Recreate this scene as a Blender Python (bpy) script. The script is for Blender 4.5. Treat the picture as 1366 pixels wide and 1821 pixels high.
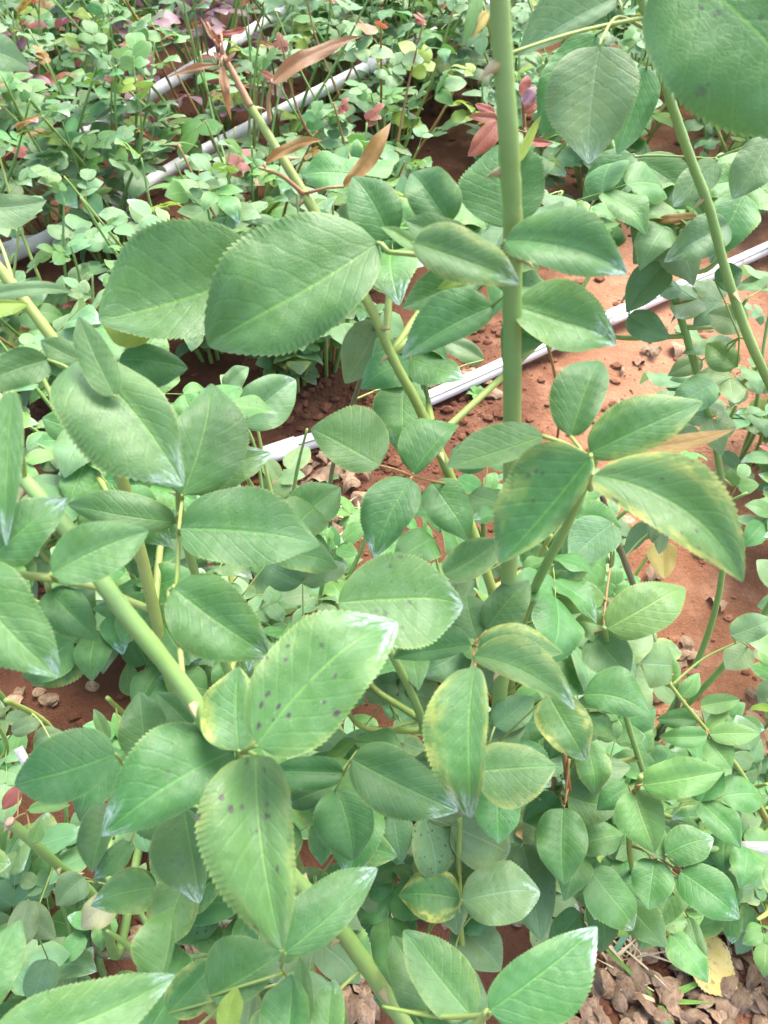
import bpy, math, random
from mathutils import Vector, Matrix, noise
R = math.radians
rnd = random.Random(7)
for o in list(bpy.data.objects): bpy.data.objects.remove(o)
scene = bpy.context.scene
COL = scene.collection

# ---------------------------------------------------------------- camera
PITCH = 50.0                      # degrees below the horizon
CAMZ = 1.0
FPX = 1376.0                      # focal length in photo pixels
cam_d = bpy.data.cameras.new('camera'); cam = bpy.data.objects.new('camera', cam_d); COL.objects.link(cam)
cam.location = (0, 0, CAMZ); cam.rotation_euler = (R(90-PITCH), 0, 0)
cam_d.sensor_fit = 'VERTICAL'; cam_d.sensor_height = 7.4
cam_d.lens = 7.4*FPX/1821.0
cam_d.clip_start = 0.01; cam_d.clip_end = 2000
cam_d.dof.use_dof = True; cam_d.dof.focus_distance = 0.62; cam_d.dof.aperture_fstop = 4.2
scene.camera = cam
scene.render.resolution_x = 768; scene.render.resolution_y = 1024

# ---------------------------------------------------------------- sky, sun, exposure
SUN_EL, SUN_AZ = R(62), R(35)
w = bpy.data.worlds.new('World'); scene.world = w; w.use_nodes = True
nt = w.node_tree; bg = nt.nodes['Background']
sky = nt.nodes.new('ShaderNodeTexSky'); sky.sky_type = 'NISHITA'; sky.sun_disc = False
sky.sun_elevation = SUN_EL; sky.sun_rotation = SUN_AZ; sky.air_density = 0.7; sky.dust_density = 4.0; sky.ozone_density = 0.6
nt.links.new(sky.outputs[0], bg.inputs[0]); bg.inputs[1].default_value = 0.15
sd = bpy.data.lights.new('sun', 'SUN'); sun = bpy.data.objects.new('sun', sd); COL.objects.link(sun)
sd.energy = 1.0; sd.angle = R(28); sd.color = (1.0, 0.985, 0.96)
sv = Vector((math.sin(SUN_AZ)*math.cos(SUN_EL), math.cos(SUN_AZ)*math.cos(SUN_EL), math.sin(SUN_EL)))
sun.rotation_euler = (-sv).to_track_quat('-Z', 'Y').to_euler()
scene.view_settings.view_transform = 'Standard'; scene.view_settings.look = 'None'
scene.view_settings.exposure = 2.38; scene.view_settings.gamma = 1.0

# ---------------------------------------------------------------- photo geometry
CA, SA = math.cos(R(90-PITCH)), math.sin(R(90-PITCH))
CAMP = Vector((0, 0, CAMZ))
def ray(px, py):
    u, v = (px-683)/FPX, -(py-910.5)/FPX
    return Vector((u, v*CA+SA, v*SA-CA))
def at(px, py, d): return CAMP + ray(px, py)*d
def proj(p):
    q = p-CAMP
    yc, zc = q.y*CA+q.z*SA, q.y*SA-q.z*CA
    return 683+FPX*q.x/zc, 910.5-FPX*yc/zc
def on_ground(px, py, z=0.0):
    r = ray(px, py); return CAMP + r*((z-CAMZ)/r.z)
CRIGHT, CUP = Vector((1,0,0)), Vector((0, CA, SA))

# ---------------------------------------------------------------- materials
class N:
    def __init__(s, name):
        s.m = bpy.data.materials.new(name); s.m.use_nodes = True
        s.t = s.m.node_tree; s.t.nodes.clear()
    def n(s, typ, **kw):
        x = s.t.nodes.new('ShaderNode'+typ)
        for k, v in kw.items():
            if k[0] == 'i' and k[1:].isdigit(): s.put(x.inputs[int(k[1:])], v)
            else: setattr(x, k, v)
        return x
    def put(s, sock, v):
        if isinstance(v, bpy.types.NodeSocket): s.t.links.new(v, sock)
        elif isinstance(v, bpy.types.Node): s.t.links.new(v.outputs[0], sock)
        elif isinstance(v, tuple) and len(v) == 3 and sock.type == 'RGBA': sock.default_value = v+(1,)
        else: sock.default_value = v
    def math(s, op, a, b=0.0, c=None):
        x = s.n('Math', operation=op, i0=a, i1=b)
        if c is not None: s.put(x.inputs[2], c)
        return x.outputs[0]
    def ramp(s, v, a, b, lo=0.0, hi=1.0):
        x = s.n('MapRange', interpolation_type='SMOOTHSTEP', i0=v, i1=a, i2=b, i3=lo, i4=hi); return x.outputs[0]
    def mix(s, f, a, b):
        x = s.n('Mix', data_type='RGBA'); s.put(x.inputs[0], f); s.put(x.inputs[6], a); s.put(x.inputs[7], b); return x.outputs[2]
    def noise(s, vec, scale, detail=3.0, rough=0.55):
        x = s.n('TexNoise'); s.put(x.inputs['Vector'], vec) if vec is not None else None
        x.inputs['Scale'].default_value = scale; x.inputs['Detail'].default_value = detail; x.inputs['Roughness'].default_value = rough
        return x.outputs['Fac']
    def bump(s, h, strength, dist, nrm=None):
        x = s.n('Bump'); x.inputs['Strength'].default_value = strength; x.inputs['Distance'].default_value = dist
        s.put(x.inputs['Height'], h)
        if nrm is not None: s.put(x.inputs['Normal'], nrm)
        return x.outputs[0]
    def bsdf(s, col, rough=0.5, nrm=None, spec=0.5):
        x = s.n('BsdfPrincipled'); s.put(x.inputs['Base Color'], col); s.put(x.inputs['Roughness'], rough)
        x.inputs['Specular IOR Level'].default_value = spec
        if nrm is not None: s.put(x.inputs['Normal'], nrm)
        return x.outputs[0]
    def out(s, sh):
        o = s.n('OutputMaterial'); s.put(o.inputs[0], sh); return s.m

def leaf_material(name, dark, light, under, vein, transl, rough=0.42, tf=0.22, hue=0.015, wax=0.22):
    k = N(name)
    uv = k.n('TexCoord').outputs['UV']
    info = k.n('ObjectInfo')
    crgb = k.n('SeparateColor', i0=info.outputs['Color'])
    YEL, SPOT, RES, BRI = crgb.outputs[0], crgb.outputs[1], crgb.outputs[2], info.outputs['Alpha']
    sep = k.n('SeparateXYZ', i0=uv)
    u = sep.outputs[0]; v = k.math('MULTIPLY', k.math('SUBTRACT', sep.outputs[1], 0.5), 2.0); av = k.math('ABSOLUTE', v)
    off = k.n('CombineXYZ', i0=k.math('MULTIPLY', info.outputs['Random'], 37.0), i1=k.math('MULTIPLY', info.outputs['Random'], 91.0))
    vec = k.n('VectorMath', operation='ADD', i0=uv, i1=off.outputs[0]).outputs[0]
    big = k.noise(vec, 2.6, 3); fine = k.noise(vec, 26, 5, 0.65); med = k.noise(vec, 7, 3)
    col = k.mix(k.ramp(big, 0.25, 0.75, 0.15, 0.85), dark, light)
    col = k.mix(k.math('MULTIPLY', k.ramp(fine, 0.35, 0.75), 0.35), col, light)
    # side veins
    s = k.math('MULTIPLY', k.math('ADD', k.math('SUBTRACT', u, k.math('MULTIPLY', av, 0.30)), k.math('MULTIPLY', med, 0.06)), 8.0)
    fr = k.math('ABSOLUTE', k.math('SUBTRACT', k.math('FRACT', s), 0.5))
    vn = k.ramp(fr, 0.0, 0.05, 1.0, 0.0)
    ve = k.n('TexVoronoi', feature='DISTANCE_TO_EDGE'); k.put(ve.inputs['Vector'], vec); ve.inputs['Scale'].default_value = 30.0
    net = k.ramp(ve.outputs['Distance'], 0.0, 0.10)
    col = k.mix(k.math('MULTIPLY', k.math('SUBTRACT', 1.0, net), 0.10), col, vein)
    col = k.mix(k.math('MULTIPLY', vn, 0.22), col, vein)
    # waxy grey-blue bloom in soft patches
    col = k.mix(k.math('MULTIPLY', k.ramp(k.noise(vec, 3.8, 2), 0.3, 0.75), wax), col, (0.115, 0.235, 0.12))
    # yellowing from the rim inwards
    yl = k.math('MULTIPLY', YEL, k.ramp(k.math('ADD', av, k.math('MULTIPLY', big, 0.9)), 0.92, 1.5))
    yl = k.math('MULTIPLY', yl, k.ramp(med, 0.38, 0.62, 0.15, 0.85)); col = k.mix(yl, col, (0.36, 0.38, 0.09))
    rim = k.math('MULTIPLY', k.ramp(av, 0.95, 1.0), k.ramp(big, 0.35, 0.6, 0.1, 0.45))
    col = k.mix(rim, col, (0.30, 0.40, 0.12))
    mid = k.ramp(av, 0.008, 0.034, 0.65, 0.0)
    col = k.mix(mid, col, vein)
    # spray residue: pale film on the tip and scattered flecks
    rs = k.math('MULTIPLY', RES, k.math('MULTIPLY', k.ramp(k.math('ADD', u, k.math('ADD', k.math('MULTIPLY', big, 0.55), k.math('MULTIPLY', av, 0.03))), 1.06, 1.28), k.ramp(fine, 0.38, 0.58)))
    col = k.mix(k.math('MULTIPLY', k.math('MULTIPLY', rs, k.ramp(med, 0.40, 0.56)), 0.85), col, (0.55, 0.68, 0.70))
    vo = k.n('TexVoronoi'); k.put(vo.inputs['Vector'], vec); vo.inputs['Scale'].default_value = 26.0
    fl = k.math('MULTIPLY', k.ramp(vo.outputs['Distance'], 0.05, 0.12, 1.0, 0.0), k.ramp(med, 0.52, 0.6))
    col = k.mix(k.math('MULTIPLY', fl, k.math('MULTIPLY', k.math('ADD', RES, 0.22), 0.5)), col, (0.5, 0.62, 0.6))
    # purple-brown disease spots
    vs = k.n('VectorMath', operation='MULTIPLY', i0=vec, i1=(1.3, 1.0, 1.0)).outputs[0]
    v2 = k.n('TexVoronoi'); k.put(v2.inputs['Vector'], vs); v2.inputs['Scale'].default_value = 12.0
    sp = k.math('ADD', v2.outputs['Distance'], k.math('MULTIPLY', k.math('SUBTRACT', fine, 0.5), 0.75))
    vc = k.n('SeparateColor', i0=v2.outputs['Color']); sp = k.math('ADD', sp, k.math('MULTIPLY', k.math('SUBTRACT', 0.6, vc.outputs[1]), 0.24))
    pick = k.math('GREATER_THAN', vc.outputs[0], 0.70)
    sp = k.math('MULTIPLY', k.math('MULTIPLY', k.ramp(sp, 0.16, 0.34, 1.0, 0.0), pick), k.math('MULTIPLY', SPOT, k.ramp(big, 0.36, 0.5)))
    col = k.mix(k.math('MULTIPLY', sp, 0.9), col, (0.040, 0.016, 0.036))
    hs = k.n('HueSaturation'); k.put(hs.inputs['Color'], col)
    k.put(hs.inputs['Hue'], k.math('ADD', 0.5, k.math('MULTIPLY', k.math('SUBTRACT', info.outputs['Random'], 0.5), hue*2)))
    k.put(hs.inputs['Value'], k.math('ADD', 0.45, BRI))
    geo = k.n('NewGeometry')
    ucol = k.mix(k.math('MULTIPLY', k.ramp(fr, 0, 0.12, 1, 0), 0.35), under, vein)
    ucol = k.mix(mid, ucol, vein)
    colf = k.mix(geo.outputs['Backfacing'], hs.outputs[0], ucol)
    ht = k.math('ADD', k.math('ADD', k.math('ADD', k.math('MULTIPLY', net, 0.35), k.math('MULTIPLY', k.ramp(fr, 0.0, 0.16), 0.55)), k.math('MULTIPLY', k.ramp(av, 0.0, 0.09), 1.2)), k.math('MULTIPLY', fine, 0.55))
    nrm = k.bump(ht, 0.5, 0.00028)
    rg = k.math('ADD', rough-0.08, k.math('MULTIPLY', med, 0.25))
    p = k.bsdf(colf, rg, nrm, 0.42)
    tr = k.n('BsdfTranslucent'); k.put(tr.inputs[0], k.mix(0.5, hs.outputs[0], transl)); k.put(tr.inputs['Normal'], nrm)
    mx = k.n('MixShader', i0=tf, i1=p, i2=tr.outputs[0])
    return k.out(mx.outputs[0])

M = {}
M['leaf'] = leaf_material('rose_leaf_green', (0.031, 0.106, 0.019), (0.060, 0.160, 0.036), (0.20, 0.32, 0.10), (0.12, 0.29, 0.05), (0.14, 0.40, 0.03), tf=0.20)
M['blue'] = leaf_material('rose_leaf_blue_green', (0.074, 0.150, 0.052), (0.132, 0.228, 0.088), (0.26, 0.38, 0.20), (0.19, 0.31, 0.17), (0.22, 0.38, 0.10), hue=0.03, wax=0.5, tf=0.34)
M['fresh'] = leaf_material('rose_leaf_fresh', (0.055, 0.165, 0.032), (0.10, 0.235, 0.055), (0.28, 0.40, 0.10), (0.28, 0.44, 0.10), (0.36, 0.52, 0.05), wax=0.15)
M['lime'] = leaf_material('rose_leaf_underside_lime', (0.15, 0.26, 0.03), (0.23, 0.34, 0.05), (0.26, 0.35, 0.07), (0.36, 0.45, 0.10), (0.45, 0.55, 0.04), wax=0.05, tf=0.35)
M['olive'] = leaf_material('rose_leaf_olive_red', (0.20, 0.11, 0.03), (0.29, 0.18, 0.05), (0.33, 0.22, 0.05), (0.34, 0.22, 0.06), (0.45, 0.25, 0.03), wax=0.08, tf=0.3)
M['red'] = leaf_material('rose_leaf_young_red', (0.17, 0.040, 0.028), (0.27, 0.085, 0.05), (0.32, 0.12, 0.07), (0.42, 0.16, 0.10), (0.55, 0.12, 0.04), wax=0.05, tf=0.3)
M['wine'] = leaf_material('rose_leaf_wine', (0.13, 0.05, 0.075), (0.24, 0.12, 0.15), (0.28, 0.12, 0.14), (0.30, 0.12, 0.15), (0.40, 0.06, 0.10), wax=0.25, tf=0.2)
M['yellow'] = leaf_material('rose_leaf_yellowed', (0.42, 0.33, 0.06), (0.52, 0.44, 0.12), (0.5, 0.42, 0.18), (0.5, 0.45, 0.2), (0.6, 0.45, 0.06), wax=0.05)
M['pale'] = leaf_material('rose_leaf_pale_wilted', (0.32, 0.34, 0.16), (0.45, 0.42, 0.24), (0.5, 0.46, 0.3), (0.5, 0.48, 0.3), (0.5, 0.45, 0.15), wax=0.1)

def stem_material(name, a, b, rough=0.5, blot=(0.16, 0.12, 0.05), bf=0.15):
    k = N(name); oc = k.n('TexCoord').outputs['Object']; info = k.n('ObjectInfo')
    vec = k.n('VectorMath', operation='ADD', i0=oc, i1=info.outputs['Location']).outputs[0]
    col = k.mix(k.ramp(k.noise(vec, 14, 3), 0.3, 0.7), a, b)
    col = k.mix(k.math('MULTIPLY', k.ramp(k.noise(vec, 60, 3), 0.56, 0.7), bf), col, blot)
    nrm = k.bump(k.noise(vec, 220, 3), 0.4, 0.0006)
    return k.out(k.bsdf(col, rough, nrm, 0.4))
M['stem'] = stem_material('rose_stem_green', (0.150, 0.265, 0.066), (0.205, 0.340, 0.100))
M['stem_y'] = stem_material('rose_stem_lime', (0.17, 0.25, 0.05), (0.26, 0.33, 0.09))
M['stem_r'] = stem_material('rose_stem_red', (0.22, 0.10, 0.035), (0.27, 0.19, 0.06))
M['stem_p'] = stem_material('rose_shoot_bronze', (0.30, 0.13, 0.075), (0.30, 0.20, 0.09))
M['bronze'] = leaf_material('rose_leaf_bronze', (0.20, 0.105, 0.045), (0.27, 0.165, 0.075), (0.30, 0.20, 0.08), (0.40, 0.20, 0.12), (0.5, 0.2, 0.06), wax=0.05, tf=0.3)
M['stem_b'] = stem_material('rose_stem_brown', (0.11, 0.10, 0.055), (0.17, 0.17, 0.09), bf=0.6)
M['thorn'] = stem_material('rose_thorn_tan', (0.28, 0.25, 0.10), (0.36, 0.30, 0.15))
M['cut'] = stem_material('cut_wood', (0.42, 0.33, 0.22), (0.32, 0.22, 0.14))

def soil_material():
    k = N('red_soil'); oc = k.n('TexCoord').outputs['Object']
    big = k.noise(oc, 2.2, 4); med = k.noise(oc, 14, 5, 0.6); fine = k.noise(oc, 90, 5, 0.65); vf = k.noise(oc, 420, 3, 0.7)
    col = k.mix(k.ramp(big, 0.36, 0.62), (0.20, 0.086, 0.043), (0.32, 0.160, 0.088))
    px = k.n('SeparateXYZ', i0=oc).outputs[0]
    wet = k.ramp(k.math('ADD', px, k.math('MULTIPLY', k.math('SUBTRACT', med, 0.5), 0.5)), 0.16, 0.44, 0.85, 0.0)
    col = k.mix(k.math('MULTIPLY', k.ramp(med, 0.45, 0.75), 0.55), col, (0.42, 0.235, 0.14))
    col = k.mix(k.math('MULTIPLY', k.ramp(fine, 0.5, 0.75), 0.6), col, (0.17, 0.072, 0.037))
    col = k.mix(k.math('MULTIPLY', k.ramp(vf, 0.58, 0.72), 0.5), col, (0.46, 0.30, 0.20))
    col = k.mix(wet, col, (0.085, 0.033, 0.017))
    h = k.math('ADD', k.math('MULTIPLY', med, 1.2), k.math('ADD', k.math('MULTIPLY', fine, 0.7), k.math('MULTIPLY', vf, 0.25)))
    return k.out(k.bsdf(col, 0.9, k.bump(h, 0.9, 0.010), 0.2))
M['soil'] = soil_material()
def clod_material():
    k = N('soil_clods'); oc = k.n('TexCoord').outputs['Object']
    col = k.mix(k.ramp(k.noise(oc, 9, 4), 0.35, 0.65), (0.13, 0.054, 0.028), (0.25, 0.115, 0.062))
    col = k.mix(k.math('MULTIPLY', k.ramp(k.noise(oc, 160, 4), 0.5, 0.7), 0.4), col, (0.33, 0.18, 0.11))
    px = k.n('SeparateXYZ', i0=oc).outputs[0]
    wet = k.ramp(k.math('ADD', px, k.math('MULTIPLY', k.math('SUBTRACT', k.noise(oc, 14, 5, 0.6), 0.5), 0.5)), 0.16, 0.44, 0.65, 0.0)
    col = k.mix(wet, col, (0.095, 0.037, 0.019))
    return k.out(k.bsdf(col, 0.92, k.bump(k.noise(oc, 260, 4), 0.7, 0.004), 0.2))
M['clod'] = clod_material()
def pvc_material():
    k = N('white_pvc'); oc = k.n('TexCoord').outputs['Object']
    col = k.mix(k.ramp(k.noise(oc, 20, 4), 0.45, 0.75), (0.74, 0.73, 0.70), (0.62, 0.58, 0.52))
    col = k.mix(k.math('MULTIPLY', k.ramp(k.noise(oc, 55, 5, 0.7), 0.56, 0.72), 0.5), col, (0.36, 0.22, 0.14))
    return k.out(k.bsdf(col, 0.45, k.bump(k.noise(oc, 90, 3), 0.15, 0.001), 0.4))
M['pvc'] = pvc_material()
def dry_material(name, a, b, c):
    k = N(name); uv = k.n('TexCoord').outputs['UV']; info = k.n('ObjectInfo')
    off = k.n('CombineXYZ', i0=k.math('MULTIPLY', info.outputs['Random'], 53.0)).outputs[0]
    vec = k.n('VectorMath', operation='ADD', i0=uv, i1=off).outputs[0]
    col = k.mix(k.ramp(k.noise(vec, 3, 4), 0.35, 0.65), a, b)
    col = k.mix(k.math('MULTIPLY', k.ramp(k.noise(vec, 8, 4), 0.52, 0.66), 0.75), col, c)
    hs = k.n('HueSaturation'); k.put(hs.inputs['Color'], col); k.put(hs.inputs['Value'], k.math('ADD', 0.65, k.math('MULTIPLY', info.outputs['Random'], 0.6)))
    return k.out(k.bsdf(hs.outputs[0], 0.8, k.bump(k.noise(vec, 14, 4), 0.6, 0.0012), 0.25))
M['dry'] = dry_material('dry_leaf', (0.20, 0.125, 0.072), (0.29, 0.205, 0.13), (0.11, 0.065, 0.038))
M['patchy'] = dry_material('dead_leaf_yellow_brown', (0.50, 0.38, 0.10), (0.55, 0.44, 0.16), (0.24, 0.14, 0.09))
M['straw'] = dry_material('dry_straw', (0.50, 0.40, 0.24), (0.58, 0.48, 0.31), (0.42, 0.32, 0.2))
M['grass'] = dry_material('grass_blade', (0.14, 0.28, 0.05), (0.20, 0.36, 0.07), (0.12, 0.25, 0.06))
M['grass_b'] = dry_material('grass_blade_blue', (0.09, 0.20, 0.10), (0.13, 0.25, 0.14), (0.08, 0.17, 0.09))
M['tag'] = dry_material('paper_tag', (0.26, 0.26, 0.25), (0.30, 0.30, 0.29), (0.22, 0.22, 0.21))

# ---------------------------------------------------------------- object helpers
def mesh(name, verts, faces, mat, uvs=None, smooth=True):
    me = bpy.data.meshes.new(name); me.from_pydata(verts, [], faces); me.materials.append(mat)
    if smooth: me.polygons.foreach_set('use_smooth', [True]*len(me.polygons))
    if uvs:
        l = me.uv_layers.new(name='UVMap'); idx = [0]*len(me.loops); me.loops.foreach_get('vertex_index', idx)
        l.data.foreach_set('uv', [c for i in idx for c in uvs[i]])
    me.update(); return me
def obj(name, me, parent=None, mat4=None):
    o = bpy.data.objects.new(name, me); COL.objects.link(o)
    if parent is not None: o.parent = parent
    if mat4 is not None: o.matrix_basis = mat4
    return o
def tag(o, label=None, cat=None, group=None, kind=None):
    if label: o['label'] = label
    if cat: o['category'] = cat
    if group: o['group'] = group
    if kind: o['kind'] = kind
    return o
def empty(name, loc, label, cat, group=None):
    o = obj(name, None); o.location = loc; o.empty_display_size = 0.05
    return tag(o, label, cat, group)
def T(v): return Matrix.Translation(v)

def catmull(P, n):
    """P: list of (Vector, radius) -> smooth list"""
    out = []
    for i in range(len(P)-1):
        p0 = P[max(i-1, 0)]; p1 = P[i]; p2 = P[i+1]; p3 = P[min(i+2, len(P)-1)]
        for k in range(n):
            t = k/n; t2 = t*t; t3 = t2*t
            q = 0.5*((2*p1[0])+(p2[0]-p0[0])*t+(2*p0[0]-5*p1[0]+4*p2[0]-p3[0])*t2+(3*p1[0]-p0[0]-3*p2[0]+p3[0])*t3)
            out.append((q, p1[1]+(p2[1]-p1[1])*t))
    out.append(P[-1]); return out
def tube_data(path, sides=8, knob=0.0, seed=0, origin=Vector((0,0,0))):
    V, F = [], []
    up = Vector((0.3, 0.9, 0.2)); n = len(path); rr = random.Random(seed)
    for i, (p, r) in enumerate(path):
        d = (path[min(i+1, n-1)][0]-path[max(i-1, 0)][0])
        d = d.normalized() if d.length > 1e-9 else Vector((0,0,1))
        a = d.cross(up); a = a.normalized() if a.length > 1e-4 else d.orthogonal().normalized()
        up = a.cross(d).normalized()
        k = 1+knob*(rr.random()-0.4)
        for s in range(sides):
            t = 2*math.pi*s/sides
            V.append(tuple(p-origin+(a*math.cos(t)+up*math.sin(t))*r*k))
    for i in range(n-1):
        for s in range(sides):
            s2 = (s+1) % sides
            F.append((i*sides+s, i*sides+s2, (i+1)*sides+s2, (i+1)*sides+s))
    F.append(tuple(range(sides))[::-1]); F.append(tuple((n-1)*sides+s for s in range(sides)))
    return V, F
def join(parts):
    V, F = [], []
    for v, f in parts:
        b = len(V); V += v; F += [tuple(i+b for i in q) for q in f]
    return V, F

# ---------------------------------------------------------------- leaflet shapes
def leaflet_mesh(name, mat, L, wl, wr, fold=0.2, arch=0.06, bow=0.0, teeth=24, m=0.42, nc=4, pucker=0.0012, wave=0.03, seed=0, curl=0.0):
    """base at the origin, tip at +X, upper face +Z; wl on +Y, wr on -Y (metres)"""
    rr = random.Random(seed)
    a = 1.14*m; b = 1.14-a; pk = (m**a)*((1-m)**b)
    us = []
    if teeth:
        for i in range(teeth): us += [(i+0.02)/teeth, (i+0.72)/teeth]
        us[0] = 0.0; us.append(1.0)
    else:
        us = [0, .06, .2, .4, .6, .8, .93, 1.0]
    ph, ph2 = rr.random()*6.28, rr.random()*6.28
    tw = rr.uniform(-.45, .45) if teeth else rr.uniform(-.15, .15); roll = rr.uniform(0, .22); bw = rr.uniform(-.05, .05)*L
    V, F, UV = [], [], []
    nrow = 2*nc+1
    for i, u in enumerate(us):
        prof = (max(u, 1e-6)**a)*(max(1-u, 1e-6)**b)/pk
        prof *= 1-0.34*max(0, (u-0.70)/0.30)**1.3
        tooth = 1.0
        if teeth and 0 < i < len(us)-1:
            tooth = 1.0+(0.022+0.016*rr.random() if i % 2 else -0.016)
        zc = arch*4*u*(1-u)*L - curl*L*max(0, u-0.6)**2*6
        yc = (bow if bow else bw)*4*u*(1-u)
        for j in range(-nc, nc+1):
            v = j/nc; av = abs(v)
            wd = (wl if v > 0 else wr)*prof*(tooth if av > 0.99 else 1.0)
            s = av*wd*(1+0.05*math.sin(7*u+ph+(2 if v > 0 else 0)))
            z = zc + s*math.tan(fold)*(1-0.35*av)
            z += wave*(wl+wr)*0.5*math.sin(6.28*1.4*u+(ph if v > 0 else ph2))*v*v*prof
            z += tw*(u-.5)*v*wd - roll*wd*av**4
            if pucker: z += 1.1*pucker*noise.noise(Vector((u*4+seed*1.7, v*2.2, seed*.37)))*min(1, prof)*min(1, av*3)
            if pucker: z += pucker*math.cos(2*math.pi*(9*(u-0.33*av)))*av*(1-av)*4*min(1, prof)
            V.append((u*L + (0.012*L*av*prof if (teeth and i % 2 and av > .99) else 0), yc+math.copysign(s, v)*math.cos(fold), z))
            UV.append((u, v*0.5+0.5))
    for i in range(len(us)-1):
        for j in range(nrow-1):
            q = i*nrow+j; F.append((q, q+nrow, q+nrow+1, q+1))
    return mesh(name, V, F, mat, UV)

# ---------------------------------------------------------------- soil
def soil_h(x, y):
    h = 0.016*noise.noise(Vector((x*2.1, y*2.1, 3.3)))+0.010*noise.noise(Vector((x*7, y*7, 1.7)))
    h += 0.006*noise.noise(Vector((x*19, y*19, 5.1)))
    if abs(x) < 4 and -2 < y < 6: h += 0.004*noise.noise(Vector((x*45, y*45, 9.1)))
    return h
def build_soil():
    def axis(lo, hi, fine0, fine1, step):
        a = []; x = fine0
        while x < fine1: a.append(x); x += step
        g = step; x = fine1; up = []
        while x < hi: up.append(x); g *= 1.35; x += g
        up.append(hi)
        g = step; x = fine0-step; dn = []
        while x > lo: dn.append(x); g *= 1.35; x -= g
        dn.append(lo)
        return dn[::-1]+a+up
    X = axis(-400, 400, -1.6, 1.7, 0.013); Y = axis(-400, 400, -0.15, 2.6, 0.013)
    V = [(x, y, soil_h(x, y) if abs(x) < 30 and abs(y) < 30 else 0.0) for y in Y for x in X]
    nx = len(X); F = [(j*nx+i, j*nx+i+1, (j+1)*nx+i+1, (j+1)*nx+i) for j in range(len(Y)-1) for i in range(nx-1)]
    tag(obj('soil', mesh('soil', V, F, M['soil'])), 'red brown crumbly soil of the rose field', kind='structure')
build_soil()

def build_clods():
    rr = random.Random(5); V, F = [], []
    ico = [(0,0,1)]+[(.894*math.cos(t*1.2566), .894*math.sin(t*1.2566), .447) for t in range(5)]+[(.894*math.cos(t*1.2566+.628), .894*math.sin(t*1.2566+.628), -.447) for t in range(5)]+[(0,0,-1)]
    fc = [(0,1+i,1+(i+1)%5) for i in range(5)]+[(1+i,6+i,1+(i+1)%5) for i in range(5)]+[(1+(i+1)%5,6+i,6+(i+1)%5) for i in range(5)]+[(11,6+(i+1)%5,6+i) for i in range(5)]
    n = 0
    while n < 9000:
        x, y = rr.uniform(-1.5, 1.6), rr.uniform(-0.1, 2.6)
        if n % 3 == 0:                                        # thickest in the litter and on the dug bed
            g = on_ground(*((rr.gauss(1230, 110), rr.gauss(1740, 70)) if n % 2 else (rr.gauss(690, 160), rr.gauss(760, 90)))); x, y = g.x, g.y
        elif noise.noise(Vector((x*3.2, y*3.2, 8))) + rr.uniform(-.5, .5) < 0: continue
        s = 0.0018+0.011*rr.random()**5
        if n % 3 == 0 and n % 2: s = 0.0012+0.0045*rr.random()**3
        z = soil_h(x, y)+s*0.25; b = len(V); rot = rr.random()*6
        for p in ico:
            k = s*rr.uniform(0.65, 1.25); px = p[0]*math.cos(rot)-p[1]*math.sin(rot); py = p[0]*math.sin(rot)+p[1]*math.cos(rot)
            V.append((x+px*k*1.2, y+py*k, z+p[2]*k*0.75))
        F += [tuple(i+b for i in f) for f in fc]; n += 1
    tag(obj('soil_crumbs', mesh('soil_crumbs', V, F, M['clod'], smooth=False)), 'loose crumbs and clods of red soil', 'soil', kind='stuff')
build_clods()

# ---------------------------------------------------------------- pipes
def pipe(px, rad, label, lift=0.012, seam=False, low=0):
    P = []
    top = lift
    for i, (x, y) in enumerate(px):
        lift = top if top < .05 else (top if i >= low else .05)   # the raised pipes dip to the soil at one end
        g = on_ground(x, y, rad+lift); P.append((Vector((g.x, g.y, (max(soil_h(g.x, g.y), -0.004) if lift < .05 else 0)+rad+lift)), rad))
    path = catmull(P, 10); o0 = path[0][0]
    root = empty('irrigation_pipe', (o0.x, o0.y, 0), label, 'pipe', 'white irrigation pipes on the soil')
    org = Vector((o0.x, o0.y, 0))
    if top > .05:
        for i in range(3, len(path), 8):                     # pegs that carry the pipe clear of the soil
            p = path[i][0]; obj('peg', mesh('peg', *tube_data([(Vector((p.x, p.y, -.03)), .006), (Vector((p.x, p.y, p.z-rad*.9)), .005)], 8, origin=org), M['stem_b']), root)
    obj('pipe_run', mesh('pipe_run', *tube_data(path, 20, origin=org), M['pvc']), root)
    if seam:                                                 # dark slit along the pipe where it was sawn open
        sp = [(p+Vector((.003, -.70*rad, .74*rad)), .0012) for p, _ in path]
        obj('slit', mesh('slit', *tube_data(sp, 6, origin=org), M['stem_b']), root)
    for f in (0.36, 0.74):                                   # sleeves where lengths are joined
        i = int(f*(len(path)-2)); a, b = path[i][0], path[i+1][0]; d = (b-a).normalized()
        obj('coupling', mesh('coupling', *tube_data([(a-d*.03, rad*1.01), (a-d*.03, rad*1.16), (a+d*.03, rad*1.16), (a+d*.03, rad*1.01)], 20, origin=org), M['pvc']), root)
    return root
pipe([(120, 985), (300, 890), (480, 812), (690, 738), (1000, 608), (1320, 462), (1560, 350)], 0.0145, 'white plastic pipe crossing the bare red soil', seam=True)
pipe([(-160, 545), (75, 427), (210, 357), (345, 278), (610, 142), (760, 66), (900, -5)], 0.0155, 'long white plastic pipe running between leafy rose rows', lift=.17, low=4)
pipe([(-120, 500), (20, 447), (90, 432), (150, 405), (230, 380)], 0.018, 'short white plastic pipe lying close to the long one')
pipe([(-150, 420), (0, 330), (140, 246), (275, 163), (400, 85), (482, 32), (560, -20)], 0.015, 'white plastic pipe deep among dark red leaved roses', lift=.17, low=3)

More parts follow.
